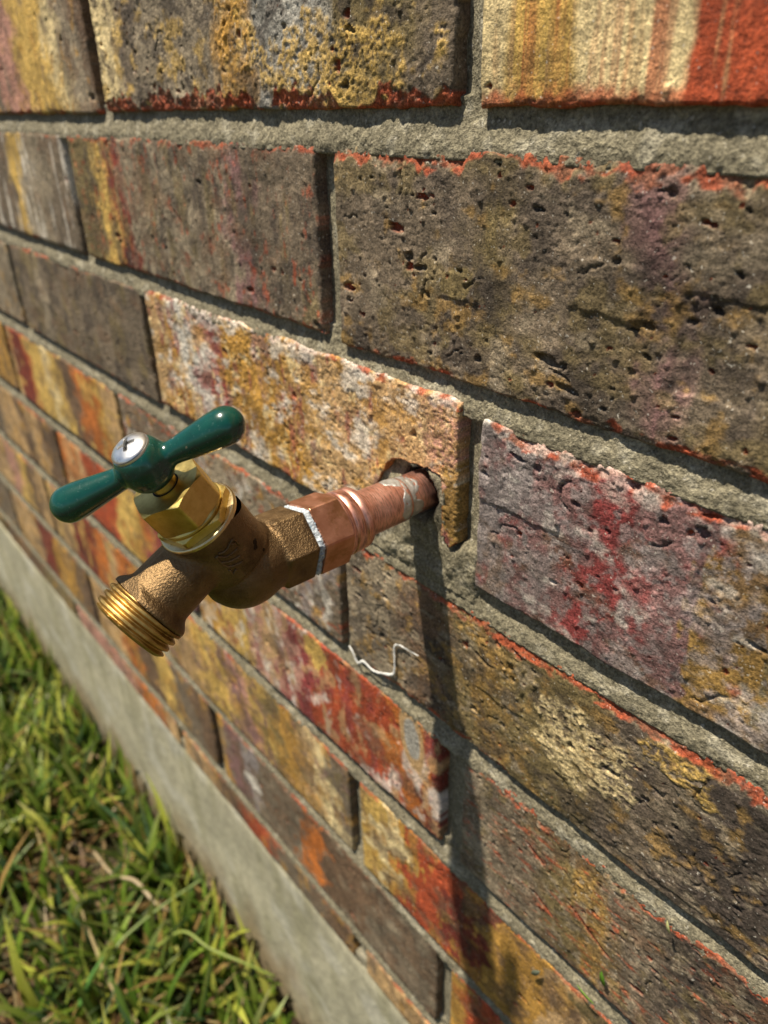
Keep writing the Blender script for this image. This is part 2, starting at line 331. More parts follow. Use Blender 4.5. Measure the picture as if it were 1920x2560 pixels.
def brick_fields(x0, x1, zt, zb, res, spec, seed):
    """grid of one brick's face in wall mm: positions, relief and colour"""
    nu = max(10, int(round((x1 - x0) / res))); nv = max(6, int(round((zt - zb) / res)))
    U, V = np.meshgrid(np.linspace(x0, x1, nu + 1), np.linspace(zb, zt, nv + 1))
    dl, dr, db, dt = U - x0, x1 - U, V - zb, zt - V
    u = U + seed * 331.7; v = V + seed * 117.3
    rough = spec.get('rough', .9) * .72
    H = (fbm(u / 40, v / 30, seed, 3) - .5) * 1.1
    H += (fbm(u / 8, v / 5, seed + 1, 4, .55) - .5) * .75 * rough
    H += (fbm(u / 2.3, v / 1.5, seed + 2, 3, .6) - .5) * .42 * rough
    H -= sst(.60, .78, fbm(u / 1.5, v / 1.0, seed + 6, 2)) * .35 * rough * sst(.35, .6, fbm(u / 20, v / 14, seed + 7, 2))
    for a0, a1, b0, b1, hh in spec.get('step', []):
        jx = (fbm(u / 5, v / 5, seed + 21, 3) - .5) * 3; jz = (fbm(u / 5, v / 5, seed + 22, 3) - .5) * 3
        H += hh * sst(a0 - .5, a0 + .5, U + jx) * sst(a1 + .5, a1 - .5, U + jx) * sst(b0 - .4, b0 + .4, V + jz) * sst(b1 + .4, b1 - .4, V + jz)
    # colour bands run up the face, edges broken by drag streaks
    bands = spec.get('bands') or [(x0, ['taupe', 'tan', 'brown', 'taupel'][seed % 4]), ((x0 * .4 + x1 * .6), ['ochre', 'taupe', 'dred', 'olive'][seed // 4 % 4])]
    st = spec.get('streak', 1.0); wid = spec.get('hard', 13) * .5
    xw = U + (V - (zt + zb) / 2) * ((seed * 37 % 11) / 11 - .5) * .5 + (vn(u / 2.2, v / 30, seed + 3) - .5) * 8 * st + (fbm(u / 20, v / 14, seed + 4, 4, .62) - .5) * (44 if res > .6 else 30) * st
    ks = []; cs = []
    for i, (bx, nm) in enumerate(bands):
        e = bands[i + 1][0] if i + 1 < len(bands) else bx + 400
        h2 = min(wid, (e - bx) * .45)
        ks += [bx + h2, e - h2]; cs += [PAL[nm]] * 2
    cs = np.array(cs)
    C = np.stack([np.interp(xw, ks, cs[:, k]) for k in range(3)], -1)
    for i, (nm, amt, su, sv) in enumerate(spec.get('mott', [('taupe', .25, 10, 20), ('ochre', .15, 8, 12)])):
        f = fbm(u / su, v / sv, seed + 30 + i * 5, 4, .6)
        th = .5 + (.5 - amt) * .42
        k = sst(th - .07, th + .09, f)[..., None] * .68
        C = C * (1 - k) + PAL[nm] * k
    for cx, cz, rx, rz, nm in spec.get('patch', []):
        d = np.hypot((U - cx) / rx, (V - cz) / rz) + (fbm(u / 5, v / 5, seed + 61, 3) - .5) * .9
        k = sst(1.05, .85, d)[..., None]; C = C * (1 - k) + PAL[nm] * k
    if 'drip' in spec:
        nm, amt = spec['drip']
        col_ = fbm(u / 5.2, v / 130, seed + 8, 3, .6) * .85 + vn(u / .7, v / 30, seed + 9) * .15
        hh = 6 + 58 * vn(u / 7, u * 0 + 2, seed + 19) ** 1.4
        k = sst(.48, .66, col_) * sst(hh + 12, hh - 8, db) * sst(9, 16, U) * amt
        k = np.maximum(k, sst(5, 1, db + (fbm(u / 3, v / 3, seed + 20, 3) - .5) * 7) * .8)[..., None]
        C = C * (1 - k) + PAL[nm] * k
    # vertical drag marks, blotches
    C = C * (.84 + .32 * vn(u / 1.6, v / 18, seed + 10))[..., None]
    k = (sst(.55, .72, fbm(u / 13, v / 10, seed + 27, 4, .6)) * (.55 if res > .6 else .0))[..., None]; C = C * (1 - k) + PAL['brown'] * 1.15 * k
    C = C * (.42 + 1.16 * fbm(u / 3.6, v / 3.0, seed + 11, 4, .68))[..., None] * (.48 + 1.04 * fbm(u / 22, v / 16, seed + 25, 4, .6))[..., None]
    raw = np.array([.33, .066, .026])
    # flaked, crusted zones
    for cx, cz, rx, rz, nm in spec.get('flake', []):
        d = np.hypot((U - cx) / rx, (V - cz) / rz) + (fbm(u / 9, v / 9, seed + 41, 4) - .5) * 1.6
        k = sst(1.0, .80, d); cr = .5 * fbm(u / 5.0, v / 4.0, seed + 42, 4, .65) + .5 * (1 - np.abs(fbm(u / 2.6, v / 2.0, seed + 45, 3, .6) - .5) * 2.4)
        H += k * ((cr - .6) * 1.0 + .2)
        kk = (k * sst(.48, .74, cr))[..., None] * .8
        C = C * (1 - kk) + PAL[nm] * kk
    if 'oval' in spec:
        cx, cz, rx, rz = spec['oval']
        d = np.hypot((U - cx + (V - cz) * .12) / rx, (V - cz) / rz) + (fbm(u / 6, v / 6, seed + 43, 2) - .5) * .25
        k = sst(1.7, 1.45, d)[..., None]; C = C * (1 - k) + PAL['tan'] * k
        k = sst(1.1, .95, d)[..., None]; C = C * (1 - k) + PAL['grey'] * (.8 + .5 * vn(u / .9, v / .9, seed))[..., None] * k
    r = np.random.default_rng(seed + 500)
    nx, nz = U.shape[1], U.shape[0]
    du = (x1 - x0) / nu; dv = (zt - zb) / nv
    def stamp(cx, cz, rx, rz, fn, ang=0.0):
        R = max(rx, rz) * 1.6
        i0 = int(max(0, (cx - R - x0) / du)); i1 = int(min(nx, (cx + R - x0) / du + 2))
        j0 = int(max(0, (cz - R - zb) / dv)); j1 = int(min(nz, (cz + R - zb) / dv + 2))
        if i1 <= i0 or j1 <= j0: return
        uu = U[j0:j1, i0:i1] - cx; vv = V[j0:j1, i0:i1] - cz
        c, s = math.cos(ang), math.sin(ang)
        d = np.hypot((uu * c + vv * s) / rx, (-uu * s + vv * c) / rz)
        d = d + (vn(uu / max(rx, .8) * 1.7 + cx, vv / max(rz, .8) * 1.7, seed + 44) - .5) * .7
        fn((slice(j0, j1), slice(i0, i1)), d)
    npit = int(spec.get('pits', 30) * (1.35 if res < 1.2 else .3))
    for i in range(npit):
        cx = r.uniform(x0 + 2, x1 - 2); cz = r.uniform(zb + 2, zt - 2)
        rx = .32 + 1.5 * r.random() ** 5; rz = rx * r.uniform(.5, 1.1)
        if float(fbm(np.array((cx + seed * 31) / 22), np.array(cz / 16), seed + 26, 2)) < r.uniform(.3, .62): continue
        if r.random() < .22: rx *= r.uniform(1.6, 3.2)
        dep = rx ** .6 * r.uniform(.8, 1.3); redk = r.random() < .45
        def f(sl, d, dep=min(dep, 1.5), redk=redk):
            k = sst(1.05, .72, d); H[sl] -= k * dep
            if redk: C[sl] = C[sl] * (1 - k[..., None]) + raw * .75 * k[..., None]
            else: C[sl] = C[sl] * (1 - .3 * k[..., None])
        stamp(cx, cz, rx, rz, f, r.uniform(-.35, .2))
    for i in range(int(npit * .35)):                      # nodules
        q = r.uniform(.5, 1.1)
        def f(sl, d, q=q): H[sl] += np.sqrt(np.clip(1 - d * d, 0, 1)) * q * .6
        stamp(r.uniform(x0 + 3, x1 - 3), r.uniform(zb + 3, zt - 3), q, q, f)
    for gx0, gz0, gx1, gz1 in spec.get('gouge', []):       # long drag scratches showing raw red
        L = math.hypot(gx1 - gx0, gz1 - gz0)
        def f(sl, d):
            k = sst(1.0, .7, d); H[sl] -= k * .9; C[sl] = C[sl] * (1 - k[..., None]) + raw * .8 * k[..., None]
        stamp((gx0 + gx1) / 2, (gz0 + gz1) / 2, L / 2, .75, f, math.atan2(gz1 - gz0, gx1 - gx0))
    if res < 1.2:                                          # hairline cracks
        for i in range(int(npit / 26)):
            px, pz = r.uniform(x0 + 5, x1 - 5), r.uniform(zb + 5, zt - 5); a = r.uniform(0, 6.28)
            for s_ in range(int(r.uniform(6, 18))):
                def f(sl, d):
                    k = sst(1.1, .5, d); H[sl] -= k * .45; C[sl] *= (1 - .35 * k[..., None])
                stamp(px, pz, .75, .42, f, a)
                a += r.uniform(-.7, .7); px += math.cos(a) * .9; pz += math.sin(a) * .9
    # chipped arrises showing the raw red body
    for dist, key, sd, dflt in ((dt, 'chip', 12, 2.1), (db, 'chipb', 13, 1.3)):
        amp = spec.get(key, dflt)
        f1 = fbm(u / 22, u * 0 + sd, seed + sd, 3); f2 = fbm(u / 4, v / 9, seed + sd + 20, 3)
        lo_ = .14 if spec.get(key, 0) > 2.5 else .27
        cw = amp * np.clip(sst(lo_, lo_ + .3, f1) * 1.3, 0, 1.3) * (.25 + 1.7 * f2) + .2
        k = sst(cw, cw - .9, dist)
        H -= k * (np.clip((cw - dist) * .22, 0, 1.2) + (fbm(u / 1.6, v / 1.3, seed + 71, 3) - .5) * 1.1)
        kk = (k * (.85 if key == 'chip' else .9) * sst(lo_ + .12, lo_ + .30, fbm(u / 5, v / 2.5, seed + 72, 3)))[..., None]
        rc = raw * (.45 + 1.1 * fbm(u / 2, v / 2, seed + 73, 4, .65))[..., None]
        kb = sst(.48, .66, fbm(u / 7, v / 4, seed + 74, 3))[..., None] * .55; rc = rc * (1 - kb) + PAL['brown'] * 1.3 * kb
        C = C * (1 - kk) + rc * kk
    if spec.get('dust'):
        f = fbm(u / 9, v / 6, seed + 51, 4, .6) + sst(14, 0, dt) * .22 - .10
        k = (sst(.50, .68, f) * spec['dust'])[..., None]; C = C * (1 - k * .75) + PAL['white'] * k * .75
    de = np.minimum(np.minimum(dl, dr), np.minimum(db, dt)); rr = .85
    q = np.clip(rr - de, 0, rr); H -= rr - np.sqrt(np.maximum(rr * rr - q * q, 0))
    # wandering outline
    P = U + (np.exp(-dl / 3) + np.exp(-dr / 3)) * (fbm(u * 0 + seed, v / 6, seed + 14, 3) - .5) * 1.6
    Q = V + np.exp(-dt / 3) * (fbm(u / 8, u * 0 + 3, seed + 15, 4) - .5) * 1.8 + np.exp(-db / 3) * (fbm(u / 8, u * 0 + 9, seed + 16, 4) - .5) * 1.8
    if spec.get('hole'):
        jx = (fbm(u / 4, v / 4, seed + 17, 4, .65) - .5) * 2.8; jz = (fbm(u / 4, v / 4, seed + 18, 4, .65) - .5) * 2.8
        k = in_poly(U + jx, V + jz, HOLE); H = np.where(k, -14.0, H)
        n4 = np.zeros_like(k); n4[1:-1, 1:-1] = k[:-2, 1:-1] | k[2:, 1:-1] | k[1:-1, :-2] | k[1:-1, 2:]
        rim = n4 & ~k; C[rim] = C[rim] * .4 + raw * .5
    return P, Q, H, np.clip(C, .01, .9)

def build_brick(x0, x1, zt, zb, res, spec, seed, parent):
    P, Q, H, C = brick_fields(x0, x1, zt, zb, res, spec, seed)
    nz, nx = P.shape
    V = np.stack([P.ravel() / 1000, -H.ravel() / 1000, Q.ravel() / 1000 + ZG], 1)
    idx = np.arange(nz * nx).reshape(nz, nx)
    F = np.stack([idx[:-1, :-1], idx[:-1, 1:], idx[1:, 1:], idx[1:, :-1]], -1).reshape(-1, 4)
    loop = np.concatenate([idx[0, :], idx[1:, -1], idx[-1, -2::-1], idx[-2:0:-1, 0]])
    B = V[loop].copy(); B[:, 1] = 0.022
    b0 = len(V); nb = len(loop); bi = b0 + np.arange(nb)
    side = np.stack([loop, bi, np.roll(bi, -1), np.roll(loop, -1)], 1)
    F = np.concatenate([F, side])
    V = np.concatenate([V, B])
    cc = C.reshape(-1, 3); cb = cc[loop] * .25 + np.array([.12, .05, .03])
    loc = ((x0 + x1) / 2000, 0, zb / 1000 + ZG)
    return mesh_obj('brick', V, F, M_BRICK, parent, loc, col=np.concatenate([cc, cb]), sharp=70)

wall = empty('brick_wall', (0, 0, 0))
tag(wall, 'weathered wall of multicoloured bricks with recessed grey mortar, standing on concrete', 'wall')

COURSES = range(-8, 8)
for c in range(-8, -2): JO[c] = JO[-2 if c % 2 == 0 else -1]
JX = {}
for c in COURSES:
    j = list(JO[c])
    while j[0][0] > -1600: j.insert(0, (j[0][0] - LP, j[0][1] - LP))
    while j[-1][1] < 900: j.append((j[-1][0] + LP, j[-1][1] + LP))
    JX[c] = j
ZT = {c: -76.2 * c for c in COURSES}; ZB = {c: -76.2 * c - 66 for c in COURSES}
ZB[7] = -560.5
FINE = {(0, -1), (0, 0), (1, 0), (2, 0), (2, -1), (3, 0), (4, 0)}
MID = {(1, -1), (3, -1), (4, -1), (5, 0), (5, -1), (6, -1), (6, 0), (2, -2), (0, -2)}
sd = 1
for c in COURSES:
    j = JX[c]
    # index bricks so that 0 starts at the joint near x = 0 (even courses) or x = -70 (odd)
    base = [i for i, (a_, b_) in enumerate(j) if -90 < b_ < 20][0]
    for i in range(len(j) - 1):
        k = i - base; x0, x1 = j[i][1], j[i + 1][0]
        if c < 0 or k > 0: res = 4.0
        elif (c, k) in FINE: res = .5
        elif (c, k) in MID: res = .8
        elif x1 > -700: res = 1.6
        else: res = 3.0
        zt, zb = ZOV.get((c, k), (ZT[c], ZB[c]))
        build_brick(x0, x1, zt + rng.uniform(-.3, .3), zb + (0 if c == 7 else rng.uniform(-.3, .3)), res, S.get((c, k), {}), 400 + c * 23 + k, wall)
        sd += 1

# ---- mortar: one relief sheet, weather-struck (flush at the foot of each bed joint, set back at its head)
def mortar():
    xs = np.concatenate([np.arange(-1600, -1250, 8.0), np.arange(-1250, -420, 3.0), np.arange(-420, -120, 1.2), np.arange(-120, 170, .7), np.arange(170, 900, 5)])
    zs = []
    for c in COURSES:
        if c < 0: zs += list(np.arange(ZB[c] + 5, ZT[c] - 5, 8.0)) + list(np.arange(ZT[c] - 4.2, ZT[c] + 14.5, 2.2))
        else: zs += list(np.arange(ZB[c] + 3, ZT[c] - 4.4, 2.2)) + list(np.arange(ZT[c] - 4.2, ZT[c] + 14.5, .7))
    zs = np.array(sorted(zs + [-562.0, -563.5])); zs = zs[zs > -564]
    U, V = np.meshgrid(xs, zs)
    D = np.full(U.shape, 7.5)
    keep = np.zeros(U.shape, bool)
    for c in COURSES:
        zb, zt = ZB[c], ZT[c]
        inc = (V <= zt) & (V >= (zb if c < 7 else -565))
        for a_, b_ in JX[c]:
            t = np.clip((U - a_) / (b_ - a_), 0, 1)
            k = inc & (U > a_ - 3) & (U < b_ + 3)
            D = np.where(k, np.where(V < -552, 1.4, 5.2 - 3.0 * t), D); keep |= k
        lo = zt; hi = ZB[c - 1] if c - 1 in ZB else zt + 10
        t = np.clip((V - lo) / (hi - lo), 0, 1)
        k = (V > lo - 3.5) & (V < hi + 3.5)
        inb = (V > lo - .6) & (V < hi + .6)
        D = np.where(k, .35 + 2.7 * sst(-.1, 1.05, t) + (fbm(U / 30, V / 9, 77 + c, 2) - .5) * .9, D); keep |= k
    h = in_poly(U, V, [(x + (2 if x > -20 else -4), z) for x, z in HOLE]); keep |= h
    D = np.where(h, .5 + 3.2 * sst(-24, -36, U) * sst(-190, -186, V) + (fbm(U / 6, V / 6, 99, 3) - .5) * 2.6, D)
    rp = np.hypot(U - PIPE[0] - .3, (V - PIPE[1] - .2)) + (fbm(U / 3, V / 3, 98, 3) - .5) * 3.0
    D = D - (.9 + 3 * (fbm(U / 3, V / 3, 97, 3) - .45)) * sst(22, 9.5, rp) * sst(-34, -24, U) * h + 6.5 * sst(10.6, 9.2, rp)
    D += (fbm(U / 1.6, V / 1.6, 91, 3, .65) - .5) * 1.15 + (fbm(U / 12, V / 12, 92, 2) - .5) * .8
    C = np.array([.195, .172, .115])[None, None] * (.75 + .5 * fbm(U / 9, V / 9, 93, 4))[..., None]
    k = sst(.58, .7, fbm(U / 5, V / 5, 94, 4))[..., None] * .5
    C = C * (1 - k) + np.array([.36, .33, .25]) * k
    k = sst(12.4, 10.6, rp)[..., None] * .85; C = C * (1 - k) + np.array([.02, .018, .016]) * k     # near-black ring: shade of the gap round the pipe, painted in
    nz, nx = U.shape; idx = np.arange(nz * nx).reshape(nz, nx)
    F = np.stack([idx[:-1, :-1], idx[:-1, 1:], idx[1:, 1:], idx[1:, :-1]], -1)
    kf = keep[:-1, :-1] | keep[1:, 1:] | keep[:-1, 1:] | keep[1:, :-1]
    F = F[kf]
    used = np.unique(F); mp = np.zeros(nz * nx, int); mp[used] = np.arange(len(used)); F = mp[F]
    V3 = np.stack([U.ravel() / 1000, D.ravel() / 1000, V.ravel() / 1000 + ZG], 1)[used]
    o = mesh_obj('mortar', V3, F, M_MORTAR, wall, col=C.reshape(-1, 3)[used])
    o['label'] = 'grey sandy recessed mortar joints'
mortar()

# ---- concrete foundation below the lowest course
def foundation():
    xs = np.concatenate([np.arange(-4, -1.3, .1), np.arange(-1.3, .2, .006), np.arange(.2, 1.5, .1)])
    prof = [(0.10, -.5610)] + [(y, -.5610) for y in (.03, .01, .004)] + [(.0018, -.5616), (.0012, -.5630)] + [(.0008, z) for z in np.arange(-.572, -.80, -.006)]
    prof = np.array(prof)
    U, I = np.meshgrid(xs, np.arange(len(prof)))
    Y = prof[I, 0]; Z = prof[I, 1]
    fr = (I > 3)
    Y = Y + fr * ((fbm(U / .06, Z / .05, 5, 4) - .5) * .003 + (fbm(U / .4, Z / .3, 6, 2) - .5) * .003)
    C = np.array([.39, .36, .255]) * (.82 + .36 * fbm(U / .05, Z / .04, 9, 5))[..., None] * (.72 + .56 * fbm(U / .017, Z / .03, 15, 4, .6))[..., None]
    k = (sst(.52, .66, fbm(U / .014, Z / .10, 10, 4)) * .55)[..., None]; C = C * (1 - k) + np.array([.27, .25, .15]) * k
    k = (sst(.60, .68, fbm(U / .03, Z / .03, 11, 3)) * .5)[..., None]; C = C * (1 - k) + np.array([.52, .50, .42]) * k
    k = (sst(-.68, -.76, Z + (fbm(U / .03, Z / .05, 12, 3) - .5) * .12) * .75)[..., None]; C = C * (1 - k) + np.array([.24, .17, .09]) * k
    n, mm = U.shape; idx = np.arange(n * mm).reshape(n, mm)
    F = np.stack([idx[:-1, :-1], idx[1:, :-1], idx[1:, 1:], idx[:-1, 1:]], -1).reshape(-1, 4)
    V = np.stack([U, Y, Z + ZG], -1).reshape(-1, 3)
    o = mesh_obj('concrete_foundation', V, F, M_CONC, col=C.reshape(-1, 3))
    tag(o, 'plain grey concrete foundation strip under the bricks, rising from the grass', 'foundation')
foundation()

# ------------------------------------------------------------------ garden tap
TB = np.array([-.0220, 0.0, -.1906 + ZG])
tap = empty('garden_tap', TB)
tag(tap, 'bronze outdoor tap with dark green handle on a copper pipe out of the bricks', 'tap')
YV = np.array([0, -1.0, 0])                                    # out of the wall

def frame(axis):
    a = np.array(axis, float); a /= np.linalg.norm(a)
    x = np.array([1.0, 0, 0]); y = np.cross(a, x); y /= np.linalg.norm(y); x = np.cross(y, a)
    return a, x, y

def P3(a, z):                                                   # a: mm out of the wall, z: wall mm
    return np.array([0, -a / 1000, (z + 190.6) / 1000])         # in tap space

def revolve(name, O, axis, prof, rfun=None, seg=96, mat=None, parent=tap, cap=True, sharp=35, close=False):
    """prof: (s, r) in mm along axis from O (tap space, m); rfun(s, r, phi) can change the radius"""
    a, x, y = frame(axis); prof = np.array(prof, float)
    ph = np.linspace(0, 2 * math.pi, seg, endpoint=False)
    Sg, Pg = np.meshgrid(prof[:, 0], ph, indexing='ij'); Rg = np.repeat(prof[:, 1:2], seg, 1)
    if rfun is not None: Rg = rfun(Sg, Rg, Pg)
    V = O + (Sg[..., None] * a + Rg[..., None] * (np.cos(Pg)[..., None] * x + np.sin(Pg)[..., None] * y)) / 1000
    n = len(prof); idx = np.arange(n * seg).reshape(n, seg)
    F = np.stack([idx[:-1], np.roll(idx[:-1], -1, 1), np.roll(idx[1:], -1, 1), idx[1:]], -1).reshape(-1, 4)
    V = V.reshape(-1, 3); F = F.tolist()
    if cap:
        F.append(idx[0, ::-1].tolist()); F.append(idx[-1].tolist())
    return mesh_obj(name, V, F, mat, parent, sharp=sharp)

def hexr(rc, roll, s0, s1, c0, c1, slope=.55):
    """hexagon of corner radius rc, its ends chamfered to circles of radius c0 and c1"""
    def f(s, r, ph):
        d = (ph - roll) % (math.pi / 3) - math.pi / 6
        rh = rc * math.cos(math.pi / 6) / np.cos(d)
        rh = np.where(rh > rc * .985, rc * .985 - (rh - rc * .985) * .2, rh)
        q = np.minimum(c0 + (s - s0) / slope, c1 + (s1 - s) / slope)
        return np.minimum(rh, q) * (r > 0)
    return f

def hexprof(s0, s1, n=18):
    e = np.concatenate([np.linspace(s0, s0 + 2.2, n), np.linspace(s1 - 2.2, s1, n)]) if s1 - s0 > 4.6 else np.linspace(s0, s1, n)
    return [(s, 1) for s in e]

# pipe and fitting (d = mm out of the wall)
O0 = np.zeros(3)
def wob(amp, sc, seed):
    return lambda s, r, ph: r + (fbm(s * sc + 40, np.cos(ph) * 2.2 + np.sin(ph) * 1.7 + seed, seed, 3) - .5) * amp
pipe = revolve('copper_pipe', O0, YV, [(-20, 7.65), (6, 7.65), (13, 7.65)], mat=M_COPPER)
fit = revolve('copper_adapter', O0, YV, [(9.0, 7.7), (9.2, 8.0), (9.8, 8.25), (10.6, 8.3), (20, 8.35), (27.8, 8.4), (28.5, 8.6), (28.9, 9.4), (29.1, 10.4), (29.5, 11.0), (30.3, 11.2),
              (32.2, 11.25), (32.5, 11.0), (32.9, 11.0), (33.2, 11.3), (36.5, 11.45), (36.8, 11.2), (37.2, 11.2), (37.5, 11.5), (39.5, 11.6), (40.2, 11.3)], lambda s, r, ph: r + (fbm(s * 2.3, ph * .25, 61, 2) - .5) * .5 * (s > 29.3), mat=M_COPPER, sharp=50)
nut = revolve('hex_nut', O0, YV, hexprof(39.2, 51.0), hexr(13.5, math.radians(12), 39.2, 51.0, 11.5, 12.9, .40), seg=240, mat=M_COPPERFLAT, parent=fit, sharp=22)
revolve('thread_paste', O0, YV, [(50.4, 11.0), (50.8, 12.0), (51.2, 12.4), (51.6, 12.55), (52.0, 12.55), (52.5, 12.4), (53.0, 12.0), (53.4, 11.0)],
        lambda s, r, ph: hexr(13.3, math.radians(12), 30, 70, 30, 30)(s, r, ph) * (r / 13.2) * 1.02 + (fbm(s * 1.6, ph * 8, 4, 4, .65) - .5) * 1.9, seg=300, mat=M_TAPE, sharp=80)
# solder run over the joint: a thin skin that dips under the copper where there is none
def sold(s, r, ph):
    k = fbm(np.cos(ph) * 1.6 + 9, np.sin(ph) * 1.6 + 4 + s * .10, 31, 3)
    edge = 12.9 + (k - .5) * 11 + 1.6 * np.cos(ph - 2.2)
    start = 4.6 + (fbm(np.cos(ph) * 2.3 + 3, np.sin(ph) * 2.3, 32, 3) - .5) * 8
    mk = sst(edge + .35, edge - .35, s) * sst(start - .35, start + .35, s)
    return r + .34 * mk - .30 + (fbm(s * .9, ph * 4, 33, 3) - .5) * .35 * mk
ss = np.linspace(2.5, 18, 60)
rs = np.interp(ss, [2.5, 7.6, 9.0, 10.4, 11.2, 18], [7.65, 7.7, 7.9, 8.28, 8.35, 8.37])
revolve('solder', O0, YV, list(zip(ss, rs)), sold, seg=160, mat=M_SOLDER, sharp=80, cap=False)

# ---- cast body as one smooth solid: surface nets over a distance field
def surface_nets(f, lo, hi, h):
    ax = [np.arange(lo[i], hi[i] + h, h) for i in range(3)]
    X, Y, Z = np.meshgrid(*ax, indexing='ij'); D = f(np.stack([X, Y, Z], -1)); n = D.shape
    s = D < 0
    cell = np.zeros(tuple(k - 1 for k in n), int); acc = np.zeros(cell.shape + (3,)); cnt = np.zeros(cell.shape)
    for i in range(8):
        o = ((i >> 0) & 1, (i >> 1) & 1, (i >> 2) & 1)
        cell += s[o[0]:n[0] - 1 + o[0], o[1]:n[1] - 1 + o[1], o[2]:n[2] - 1 + o[2]]
    act = (cell > 0) & (cell < 8)
    for a_ in range(3):
        for i in range(4):
            b_ = [(i & 1), (i >> 1) & 1]; o0 = [0, 0, 0]; o1 = [0, 0, 0]
            oth = [q for q in range(3) if q != a_]
            o0[oth[0]] = o1[oth[0]] = b_[0]; o0[oth[1]] = o1[oth[1]] = b_[1]; o1[a_] = 1
            sl = lambda o: tuple(slice(o[q], n[q] - 1 + o[q]) for q in range(3))
            d0, d1 = D[sl(o0)], D[sl(o1)]; cr = (d0 < 0) != (d1 < 0)
            t = np.where(cr, d0 / np.where(cr, d0 - d1, 1), 0)
            for q in range(3):
                val = o0[q] + (t if q == a_ else 0); acc[..., q] += np.where(cr, val, 0)
            cnt += cr
    vid = -np.ones(cell.shape, int); vid[act] = np.arange(act.sum())
    ii = np.argwhere(act); V = (ii + acc[act] / cnt[act][:, None]) * h + np.array([ax[0][0], ax[1][0], ax[2][0]])
    Fs = []
    for a_ in range(3):
        oth = [(a_ + 1) % 3, (a_ + 2) % 3]
        s0 = [slice(1, -1)] * 3; s0[a_] = slice(0, n[a_] - 1); s1 = list(s0); s1[a_] = slice(1, n[a_])
        A, B = s[tuple(s0)], s[tuple(s1)]; cr = A != B
        e = np.argwhere(cr); e[:, oth[0]] += 1; e[:, oth[1]] += 1
        flip = A[cr]
        def g(du, dv):
            q = e.copy(); q[:, oth[0]] -= du; q[:, oth[1]] -= dv; return vid[q[:, 0], q[:, 1], q[:, 2]]
        q4 = np.stack([g(1, 1), g(0, 1), g(0, 0), g(1, 0)], 1)
        q4[~flip] = q4[~flip][:, ::-1]
        Fs.append(q4)
    F = np.concatenate(Fs)
    eps = h * .05
    for _ in range(3):
        d = f(V); G = np.stack([f(V + np.eye(3)[q] * eps) - f(V - np.eye(3)[q] * eps) for q in range(3)], 1) / (2 * eps)
        V = V - G * (np.clip(d, -h, h) / np.maximum((G * G).sum(1), .2))[:, None]
    return V, F

def smin(a, b, k):
    hh = np.clip(.5 + .5 * (b - a) / k, 0, 1); return b * (1 - hh) + a * hh - k * hh * (1 - hh)

def cyl(p, A, axis, L, r, rd=0.5, r2=None):
    a = np.array(axis, float); a /= np.linalg.norm(a); q = p - A; s = q @ a
    rad = np.linalg.norm(q - s[..., None] * a, axis=-1)
    R = r if r2 is None else r + (r2 - r) * np.clip(s / L, 0, 1)
    dx = rad - R + rd; dy = np.abs(s - L / 2) - L / 2 + rd
    return np.minimum(np.maximum(dx, dy), 0) + np.hypot(np.maximum(dx, 0), np.maximum(dy, 0)) - rd

# tap-space mm: x sideways, a outwards, z up  ->  axes (x, a, z)
BO = np.array([0, 87.3, -168.9 + 190.6]); BAX = np.array([0, .508, .861]); BAX /= np.linalg.norm(BAX)
SF = np.array([0, 106.2, -192.0 + 190.6]); SAX = np.array([0, .857, -.515]); SAX /= np.linalg.norm(SAX)
HROLL = math.radians(12)
def hexsdf(p, a0, a1, ra, rd):
    q = np.stack([p[..., 0], p[..., 2]], -1); m_ = -1e9
    for i in range(3):
        t = HROLL + math.pi / 6 + i * math.pi / 3
        # same orientation as the nut: revolve() measures phi from x towards y = axis x x
        m_ = np.maximum(m_, np.abs(q[..., 0] * math.cos(t) + q[..., 1] * math.sin(t) * YS))
    dx = m_ - ra + rd; dy = np.abs(p[..., 1] - (a0 + a1) / 2) - (a1 - a0) / 2 + rd
    return np.minimum(np.maximum(dx, dy), 0) + np.hypot(np.maximum(dx, 0), np.maximum(dy, 0)) - rd
YS = float(np.sign(np.cross(YV, [1, 0, 0])[2]))
def body_f(p):
    hx = hexsdf(p, 52.9, 65.0, 11.4, 1.5)
    c = p - np.array([0, 75.0, -1.2]); bulb = (np.linalg.norm(c / np.array([12.6, 13.2, 12.9]), axis=-1) - 1) * 12.8
    neck = cyl(p, np.array([0, 58, 0]), (0, 1, 0), 14, 10.6, 1, 12.0)
    bar = cyl(p, BO - BAX * 19, BAX, 19, 12.2, .5, 12.7)
    sp = cyl(p, SF - SAX * 24, SAX, 23.6, 9.7, .5, 10.2)
    s = (p - SF) @ SAX; rad = np.linalg.norm(p - SF - s[..., None] * SAX, axis=-1)
    fl = np.maximum(rad - (9.6 + 3.1 * sst(-6.5, -.4, s) ** 1.7), np.maximum(s - .4, -s - 8))
    d = smin(hx, neck, 1.0); d = smin(d, bulb, 2.8); d = smin(d, bar, 2.0); d = smin(d, smin(sp, fl, .6), 1.3)
    d = d - .24 * np.exp(-(p[..., 0] / .6) ** 2) * (p[..., 1] > 66)                # parting line of the mould
    d = np.maximum(d, (p - BO) @ BAX)                                              # planed top
    d = np.maximum(d, -cyl(p, SF - SAX * 16, SAX, 30, 7.4, .3))                    # bore of the spout
    return d
V, F = surface_nets(body_f, (-15, 50, -18), (15, 112, 24), .5)
Vt = np.stack([V[:, 0], -V[:, 1], V[:, 2]], 1) / 1000
body = mesh_obj('body', Vt, F[:, ::-1].copy(), M_BRONZE, tap, sharp=60)
bvh = BVHTree.FromPolygons((Vt + TB).tolist(), F.tolist())
